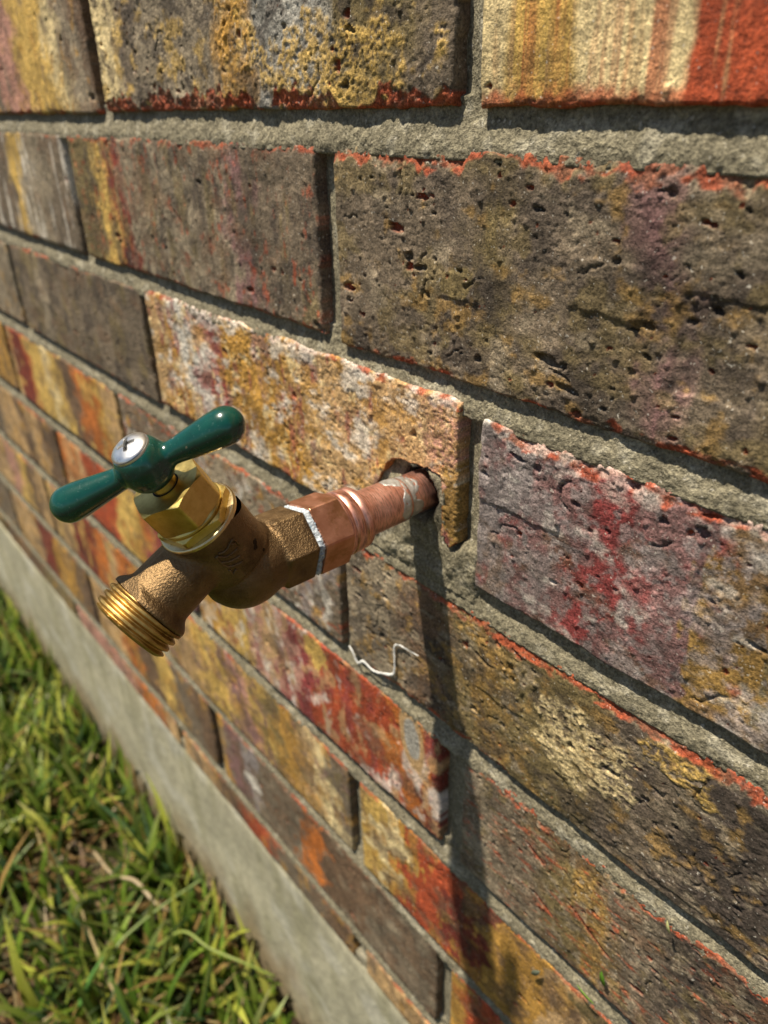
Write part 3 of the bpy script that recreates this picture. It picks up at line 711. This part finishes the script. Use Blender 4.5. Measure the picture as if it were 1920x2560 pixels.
def hit(px, py):
    r = bvh.ray_cast(Vector(CAM), Vector(ray(px, py)).normalized())
    return (np.array(r[0]) - TB, np.array(r[1])) if r[0] is not None else (None, None)

def tube(name, pts, rad, mat, parent, seg=8, flat=None, noisy=0):
    """swept tube through pts (m); rad scalar or list (m)"""
    pts = np.array(pts, float); n = len(pts)
    # Catmull-Rom resample
    q = np.concatenate([[2 * pts[0] - pts[1]], pts, [2 * pts[-1] - pts[-2]]]); out = []; rr = []
    rad = np.full(n, rad) if np.isscalar(rad) else np.array(rad)
    for i in range(n - 1):
        for t in np.linspace(0, 1, 6, endpoint=(i == n - 2)):
            p0, p1, p2, p3 = q[i:i + 4]
            out.append(.5 * (2 * p1 + (p2 - p0) * t + (2 * p0 - 5 * p1 + 4 * p2 - p3) * t * t + (3 * p1 - p0 - 3 * p2 + p3) * t ** 3))
            rr.append(rad[i] * (1 - t) + rad[i + 1] * t)
    out = np.array(out); rr = np.array(rr); m_ = len(out)
    T = np.gradient(out, axis=0); T /= np.linalg.norm(T, axis=1)[:, None] + 1e-12
    up = np.array([.13, .21, .97]) if flat is None else np.array(flat, float)
    X = np.cross(T, up); X /= np.linalg.norm(X, axis=1)[:, None] + 1e-9; Y = np.cross(X, T)
    ph = np.linspace(0, 2 * math.pi, seg, endpoint=False)
    k = .45 if flat is not None else 1
    V = out[:, None] + rr[:, None, None] * (np.cos(ph)[None, :, None] * X[:, None] + k * np.sin(ph)[None, :, None] * Y[:, None])
    if noisy: V = V + rng.normal(0, noisy, V.shape)
    idx = np.arange(m_ * seg).reshape(m_, seg)
    F = np.stack([idx[:-1], np.roll(idx[:-1], -1, 1), np.roll(idx[1:], -1, 1), idx[1:]], -1).reshape(-1, 4).tolist()
    F += [idx[0, ::-1].tolist(), idx[-1].tolist()]
    return V.reshape(-1, 3), F

# raised casting mark on the body
strokes = [[(618, 778), (668, 762), (722, 702)], [(598, 802), (690, 800), (784, 732)], [(640, 852), (722, 838), (802, 792)], [(690, 888), (760, 872), (822, 842)],
           [(595, 802), (640, 858), (715, 892)], [(700, 722), (740, 660), (792, 702)], [(708, 908), (736, 946), (766, 906)], [(722, 702), (760, 690)]]
EV, EF = [], []
for st_ in strokes:
    pp = []
    for x_, y_ in st_:
        h_, nn = hit(360 + x_ * .3014, 1150 + y_ * .3014)
        if h_ is not None: pp.append(h_)
    if len(pp) > 1:
        v_, f_ = tube('', pp, .0005, None, None, 6)
        o_ = sum(len(q) for q in EV); EV.append(v_); EF += [[i + o_ for i in q] for q in f_]
if EV:
    o = mesh_obj('casting_mark', np.concatenate(EV), EF, M_BRONZE, body); o['label'] = 'raised maker mark of slanted strokes'

# two dark specks of tarnish on the bronze, placed in the material
def speck(px, py, rad):
    h_, nn = hit(px, py)
    if h_ is None: return
    tc = bn.new('ShaderNodeTexCoord'); vm = bn.new('ShaderNodeVectorMath'); vm.operation = 'DISTANCE'
    nz_ = noise(bn, bl, tc.outputs['Object'], 900, 2); ad = bn.new('ShaderNodeMath'); ad.operation = 'MULTIPLY_ADD'
    bl.new(tc.outputs['Object'], vm.inputs[0]); vm.inputs[1].default_value = h_
    bl.new(nz_.outputs[0], ad.inputs[0]); ad.inputs[1].default_value = rad * .9; bl.new(vm.outputs['Value'], ad.inputs[2])
    mr = bn.new('ShaderNodeMapRange'); bl.new(ad.outputs[0], mr.inputs[0])
    mr.inputs[1].default_value = rad * 1.35; mr.inputs[2].default_value = rad * 1.5; mr.inputs[3].default_value = .9; mr.inputs[4].default_value = 0
    old = bp.inputs['Base Color'].links[0].from_socket
    bl.new(mixc(bn, bl, mr.outputs[0], old, (.015, .012, .01)), bp.inputs['Base Color'])
speck(360 + 922 * .3014, 1150 + 680 * .3014, .0010); speck(360 + 925 * .3014, 1150 + 722 * .3014, .0009); speck(360 + 993 * .3014, 1150 + 746 * .3014, .0006)

def tp(q): return np.array([q[0], -q[1], q[2]]) / 1000
BOt, BAt = tp(BO), np.array([0, -BAX[1], BAX[2]])
SFt, SAt = tp(SF), np.array([0, -SAX[1], SAX[2]])

# threaded spout end
pitch = 2.4
def thr(s, r, ph):
    w_ = (s / pitch - ph / (2 * math.pi)) % 1
    tri = sst(.04, .36, w_) * sst(.96, .64, w_)
    rr = 11.35 + 1.3 * tri + (fbm(s * .9, ph * 5, 62, 3) - .5) * .22
    rr = np.minimum(rr, 11.3 + (8.9 - s) / .75)
    return np.where(r > 5, np.where(s < .5, np.minimum(rr, 12.0), rr), r)
ts = np.arange(0.3, 8.91, .1)
revolve('spout_thread', SFt, SAt, [(s, 12) for s in ts] + [(8.9, 9.6), (4, 9.5), (-2, 9.4)], lambda s, r, ph: np.where(r > 10, thr(s, r, ph), r), seg=160, mat=M_THREAD, sharp=60, cap=False)

# bonnet, packing nut, stem
revolve('body_lip', BOt, BAt, [(-1.2, 12.62), (-.1, 12.78), (.35, 12.6), (.5, 12.2), (.45, 9.0)], mat=M_LIP, cap=False, parent=body, sharp=60)
bon = revolve('bonnet', BOt, BAt, hexprof(.55, 3.3, 16), hexr(12.3, math.radians(14), .55, 3.3, 11.6, 10.9, .5), seg=240, mat=M_BRASS, sharp=22)
revolve('bonnet_collar', BOt, BAt, [(3.0, 9.9), (3.5, 10.4), (4.2, 10.5), (4.6, 10.1), (5.0, 9.4)], mat=M_BRASS, parent=bon)
pn = revolve('packing_nut', BOt, BAt, [(4.7, 1)] + [(s, 1) for s in np.linspace(4.72, 7, 16)] + [(s, 1) for s in np.linspace(12.6, 15.2, 24)],
             hexr(11.5, math.radians(-14), 4.7, 15.2, 10.6, 10.2, .62), seg=240, mat=M_BRASS, sharp=22)
revolve('stem_gap_shade', BOt, BAt, [(15.26, 4.25), (15.27, 3.4)], mat=M_DARK, cap=False, parent=pn)  # flat dark ring painting the shade of the gap round the stem
revolve('stem', BOt, BAt, [(14, 3.75), (17, 3.75), (20.8, 3.75)], mat=M_BRASS)

# handle: hub and two club-shaped arms in one enamelled casting
HC = BO + BAX * 24.2
HD = np.array([.545, -.722, .426]); HD = HD - BAX * (HD @ BAX); HD /= np.linalg.norm(HD)
def arm(p, sgn):
    d = HD * sgn; q = p - HC + BAX * .6; s = q @ d; rad = np.linalg.norm(q - s[..., None] * d, axis=-1)
    L = 24.9
    R = np.interp(s, [2, 7, 10, 17, 22, 25], [3.6, 3.3, 3.55, 4.55, 5.2, 5.35])
    sh = rad - R
    cap_ = np.linalg.norm(q - L * d, axis=-1) - 5.3
    return np.where(s > L, cap_, np.maximum(sh, -s))
def handle_f(p):
    q = p - HC; s = q @ BAX; rad = np.linalg.norm(q - s[..., None] * BAX, axis=-1)
    R = np.interp(s, [-6.2, -5.7, -3.8, -1, 2, 4.4, 5.7, 6.2], [5.0, 5.7, 7.0, 7.6, 7.5, 6.7, 5.9, 5.2])
    hub = np.maximum(rad - R, np.maximum(s - 6.2, -6.2 - s))
    return smin(hub, np.minimum(arm(p, 1), arm(p, -1)), 1.5)
V, F = surface_nets(handle_f, HC - np.array([28, 36, 26]), HC + np.array([28, 36, 26]), .5)
# relax the hub creases a little
for _ in range(4):
    acc = np.zeros_like(V); cn = np.zeros(len(V))
    for i in range(4):
        for jn in ((i + 1) % 4, (i + 3) % 4):
            np.add.at(acc, F[:, i], V[F[:, jn]]); np.add.at(cn, F[:, i], 1)
    V = V * .5 + acc / cn[:, None] * .5
hand = mesh_obj('handle', np.stack([V[:, 0], -V[:, 1], V[:, 2]], 1) / 1000, F[:, ::-1].copy(), M_GREEN, tap)
hand['label'] = 'dark green enamelled two-armed handle'

# cross-head screw
def screw():
    a, x, y = frame(BAt); n_ = 90; O = tp(HC + BAX * 6.1)
    rr = np.concatenate([np.linspace(0, 4.6, 62), np.linspace(4.7, 5.5, 8)]); ph = np.linspace(0, 2 * math.pi, n_, endpoint=False)
    R, Pq = np.meshgrid(rr, ph, indexing='ij')
    h = 2.0 * np.sqrt(np.clip(1 - (R / 5.6) ** 2, 0, 1)) + .25
    ux, uy = R * np.cos(Pq + .55), R * np.sin(Pq + .55)
    arm_ = lambda p_, q_: sst(.70, .54, np.abs(p_) + np.abs(q_) * .07) * sst(2.7, 2.4, np.abs(q_))
    k = np.maximum(arm_(ux, uy), arm_(uy, ux)); k = np.maximum(k, sst(.85, .65, R))
    h = h - k * (1.5 + .3 * sst(1.4, .0, R))
    V = O + (h[..., None] * a + R[..., None] * (np.cos(Pq)[..., None] * x + np.sin(Pq)[..., None] * y)) / 1000
    n = len(rr); idx = np.arange(n * n_).reshape(n, n_)
    F = np.stack([idx[:-1], idx[1:], np.roll(idx[1:], -1, 1), np.roll(idx[:-1], -1, 1)], -1).reshape(-1, 4)
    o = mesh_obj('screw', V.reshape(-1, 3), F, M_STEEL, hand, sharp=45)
    o.data.materials.append(M_DARK); kf = k.ravel()[F].min(1) > .25  # slot faces coloured near-black to paint in their shade
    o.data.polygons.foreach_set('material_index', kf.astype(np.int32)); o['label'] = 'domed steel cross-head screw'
    o2 = revolve('screw_rim', O, BAt, [(-1.2, 5.6), (.1, 5.65), (.35, 5.55), (.45, 5.1)], mat=M_STEEL, parent=hand, cap=False)
screw()

# ------------------------------------------------------------------ small things on the wall
pts = [(-69, -290.9), (-66.9, -292.5), (-62.9, -297.3), (-58.5, -293.8), (-51.5, -294.6), (-44.5, -292.0), (-37.7, -288.1), (-36, -284.3), (-35.9, -278), (-35.8, -271.4), (-32.1, -268.5), (-20.5, -267.0)]
v_, f_ = tube('', [(x / 1000, -.0009, z / 1000 + ZG) for x, z in pts], [.0005, .0007, .0005, .0007, .0006, .0006, .0007, .0005, .0005, .0005, .0004, .0002], None, None, 10, flat=(0, 1, 0), noisy=.00008)
tag(mesh_obj('white_strand', v_, f_, M_STRING), 'thin bent white strand stuck on a brick face below the copper pipe', 'strand')

def clipping(x, z, L, ang, wd, colr, label, out=-.0016):
    n = 9; t = np.linspace(-.5, .5, n); c, s = math.cos(ang), math.sin(ang)
    wv = wd * (1 - (2 * np.abs(t)) ** 2.2) + .00008; V = []
    for th in (0, .00025):
        for sg in (-1, 1):
            for i in range(n):
                V.append((x + t[i] * L * c - sg * wv[i] * s * .5, out - .0007 * (1 - 4 * t[i] ** 2) * .6 - th, z + ZG + t[i] * L * s + sg * wv[i] * c * .5))
    I = lambda th, sg, i: th * 2 * n + sg * n + i
    F = []
    for i in range(n - 1):
        F += [(I(0, 0, i), I(0, 1, i), I(0, 1, i + 1), I(0, 0, i + 1)), (I(1, 0, i), I(1, 0, i + 1), I(1, 1, i + 1), I(1, 1, i)),
              (I(0, 0, i), I(0, 0, i + 1), I(1, 0, i + 1), I(1, 0, i)), (I(0, 1, i), I(1, 1, i), I(1, 1, i + 1), I(0, 1, i + 1))]
    o = mesh_obj('grass_clipping', V, F, M_LEAF, col=np.tile(colr, (len(V), 1)))
    tag(o, label, 'grass clipping', 'grass clippings on the bricks')
clipping(.0845, -.358, .0078, math.radians(108), .0020, (.10, .22, .02), 'short green grass clipping stuck upright on a dark brick face')
clipping(.0795, -.3735, .0085, math.radians(168), .0013, (.20, .33, .05), 'thin green grass clipping lying along a mortar joint', -.0030)
clipping(.0552, -.3925, .0085, math.radians(60), .0022, (.15, .17, .12), 'dull grey dried grass clipping on an ochre brick')
clipping(.1030, -.3022, .0052, math.radians(110), .0010, (.55, .55, .25), 'tiny pale straw clipping caught at the top edge of a dark brick', -.0030)

# ------------------------------------------------------------------ grass
def blades(n, xr, yr, name, label, lens, wid, cols, probs, seed, lean=.75):
    r = np.random.default_rng(seed)
    x = r.uniform(*xr, n); y = -(yr[0] + (yr[1] - yr[0]) * r.random(n))
    dens = fbm(x / .09, y / .09, seed + 3, 3); ok = r.random(n) < sst(.28, .52, dens) + .12
    x, y = x[ok], y[ok]; n = len(x)
    L = r.uniform(*lens, n) * (.7 + .6 * fbm(x / .12, y / .12, seed + 4, 2)); W = r.uniform(*wid, n); az = r.uniform(0, 2 * math.pi, n)
    le = np.clip(r.normal(lean, .28, n), .1, 1.5); cu = r.uniform(.2, 1.3, n)
    K = 5; t = np.linspace(0, 1, K)
    th = le[:, None] * .5 + cu[:, None] * t                      # angle from upright grows along the blade
    seg = L[:, None] / (K - 1)
    hx = np.concatenate([np.zeros((n, 1)), np.cumsum(np.sin(th[:, :-1]) * seg, 1)], 1)
    hz = np.concatenate([np.zeros((n, 1)), np.cumsum(np.cos(th[:, :-1]) * seg, 1)], 1)
    ca, sa = np.cos(az)[:, None], np.sin(az)[:, None]
    px = x[:, None] + hx * ca; py = y[:, None] + hx * sa; pz = np.maximum(hz - .004, .0005)
    py = np.where(py > -.005, -.005 - (py + .005) * .3, py)
    wt = W[:, None] * np.array([.75, 1, .95, .65, .05]) * .5
    tw = r.uniform(-.6, .6, n)[:, None] * t
    wx, wy, wz = -sa * np.cos(tw), ca * np.cos(tw), np.sin(tw)
    V = np.stack([np.stack([px - wt * wx, py - wt * wy, pz - wt * wz], -1), np.stack([px + wt * wx, py + wt * wy, pz + wt * wz], -1)], 2).reshape(-1, 3)
    b0 = np.arange(n)[:, None] * K * 2; k_ = np.arange(K - 1)[None] * 2
    F = np.stack([b0 + k_, b0 + k_ + 1, b0 + k_ + 3, b0 + k_ + 2], -1).reshape(-1, 4)
    ci = r.choice(len(cols), n, p=probs); C = np.array(cols)[ci] * r.uniform(.7, 1.3, n)[:, None]
    tip = np.array([.30, .22, .08]); kt = (np.array([0, 0, .05, .2, .5])[None] * r.random(n)[:, None])[..., None]
    C = C[:, None] * (1 - kt) + tip * kt
    V[:, 1] = np.minimum(V[:, 1], -.0045)
    o = mesh_obj(name, V, F, M_LEAF, col=np.repeat(C, 2, 1).reshape(-1, 3))
    tag(o, label, 'grass', kind='stuff')
GC = [(.06, .12, .012), (.12, .20, .018), (.025, .065, .012), (.32, .35, .05), (.28, .18, .06), (.04, .09, .035)]
blades(44000, (-2.2, .95), (.006, .75), 'grass', 'short green lawn grass growing along the concrete foundation', (.045, .11), (.0035, .0085), GC, [.26, .26, .14, .16, .08, .1], 21, .5)
blades(11500, (-2.2, .95), (.004, .75), 'dry_thatch', 'dry brown thatch lying between the green grass blades', (.03, .08), (.0015, .004), [(.22, .13, .05), (.12, .065, .03), (.32, .23, .11)], [.4, .35, .25], 22, 1.5)

# a few long runners and stems that stand out from the lawn, traced onto the ground
def ground_pt(px, py, h):
    d = ray(px, py); t = (h - CAM[2]) / d[2]; q = CAM + d * t
    if q[1] > -.006:
        t = (-.006 - CAM[1]) / d[1]; q = CAM + d * t
    return q
def runner(pix, hs, r0, r1, colr, label):
    P_ = [ground_pt(x_, y_, h_) for (x_, y_), h_ in zip(pix, hs)]
    v_, f_ = tube('', P_, list(np.linspace(r0, r1, len(P_))), None, None, 7)
    o = mesh_obj('grass_runner', v_, f_, M_LEAF, col=np.tile(colr, (len(v_), 1)))
    tag(o, label, 'grass stem', 'long stems lying on the lawn')
Z4 = lambda x_, y_: (x_ * .6028, 1500 + y_ * .6028)
runner([Z4(150, 950), Z4(200, 1080), Z4(310, 1220), Z4(380, 1400), Z4(455, 1590), Z4(570, 1759), Z4(620, 1840)], [.04, .045, .045, .045, .045, .045, .04], .0013, .0016, (.34, .27, .13), 'longest straw-coloured runner stem lying across the grass')
runner([Z4(455, 1590), Z4(480, 1450), Z4(560, 1360), Z4(700, 1250), Z4(835, 1160)], [.045, .055, .06, .065, .075], .0017, .001, (.20, .27, .07), 'pale green stem leaning from the grass against the foundation')
runner([Z4(1140, 1562), Z4(1000, 1500), Z4(870, 1445), Z4(760, 1375), Z4(650, 1440), Z4(600, 1490)], [.055, .065, .065, .065, .05, .03], .001, .0016, (.24, .30, .06), 'kinked green stem arching low beside the foundation')
runner([Z4(390, 1045), Z4(470, 1140), Z4(560, 1165), Z4(650, 1260), Z4(740, 1300)], [.04, .055, .06, .055, .04], .0016, .0022, (.42, .33, .20), 'thick pinkish dry stem curving through the grass')
runner([Z4(330, 1690), Z4(380, 1560), Z4(430, 1480)], [.04, .06, .07], .003, .0008, (.10, .24, .05), 'single upright bright green stem in the lawn')
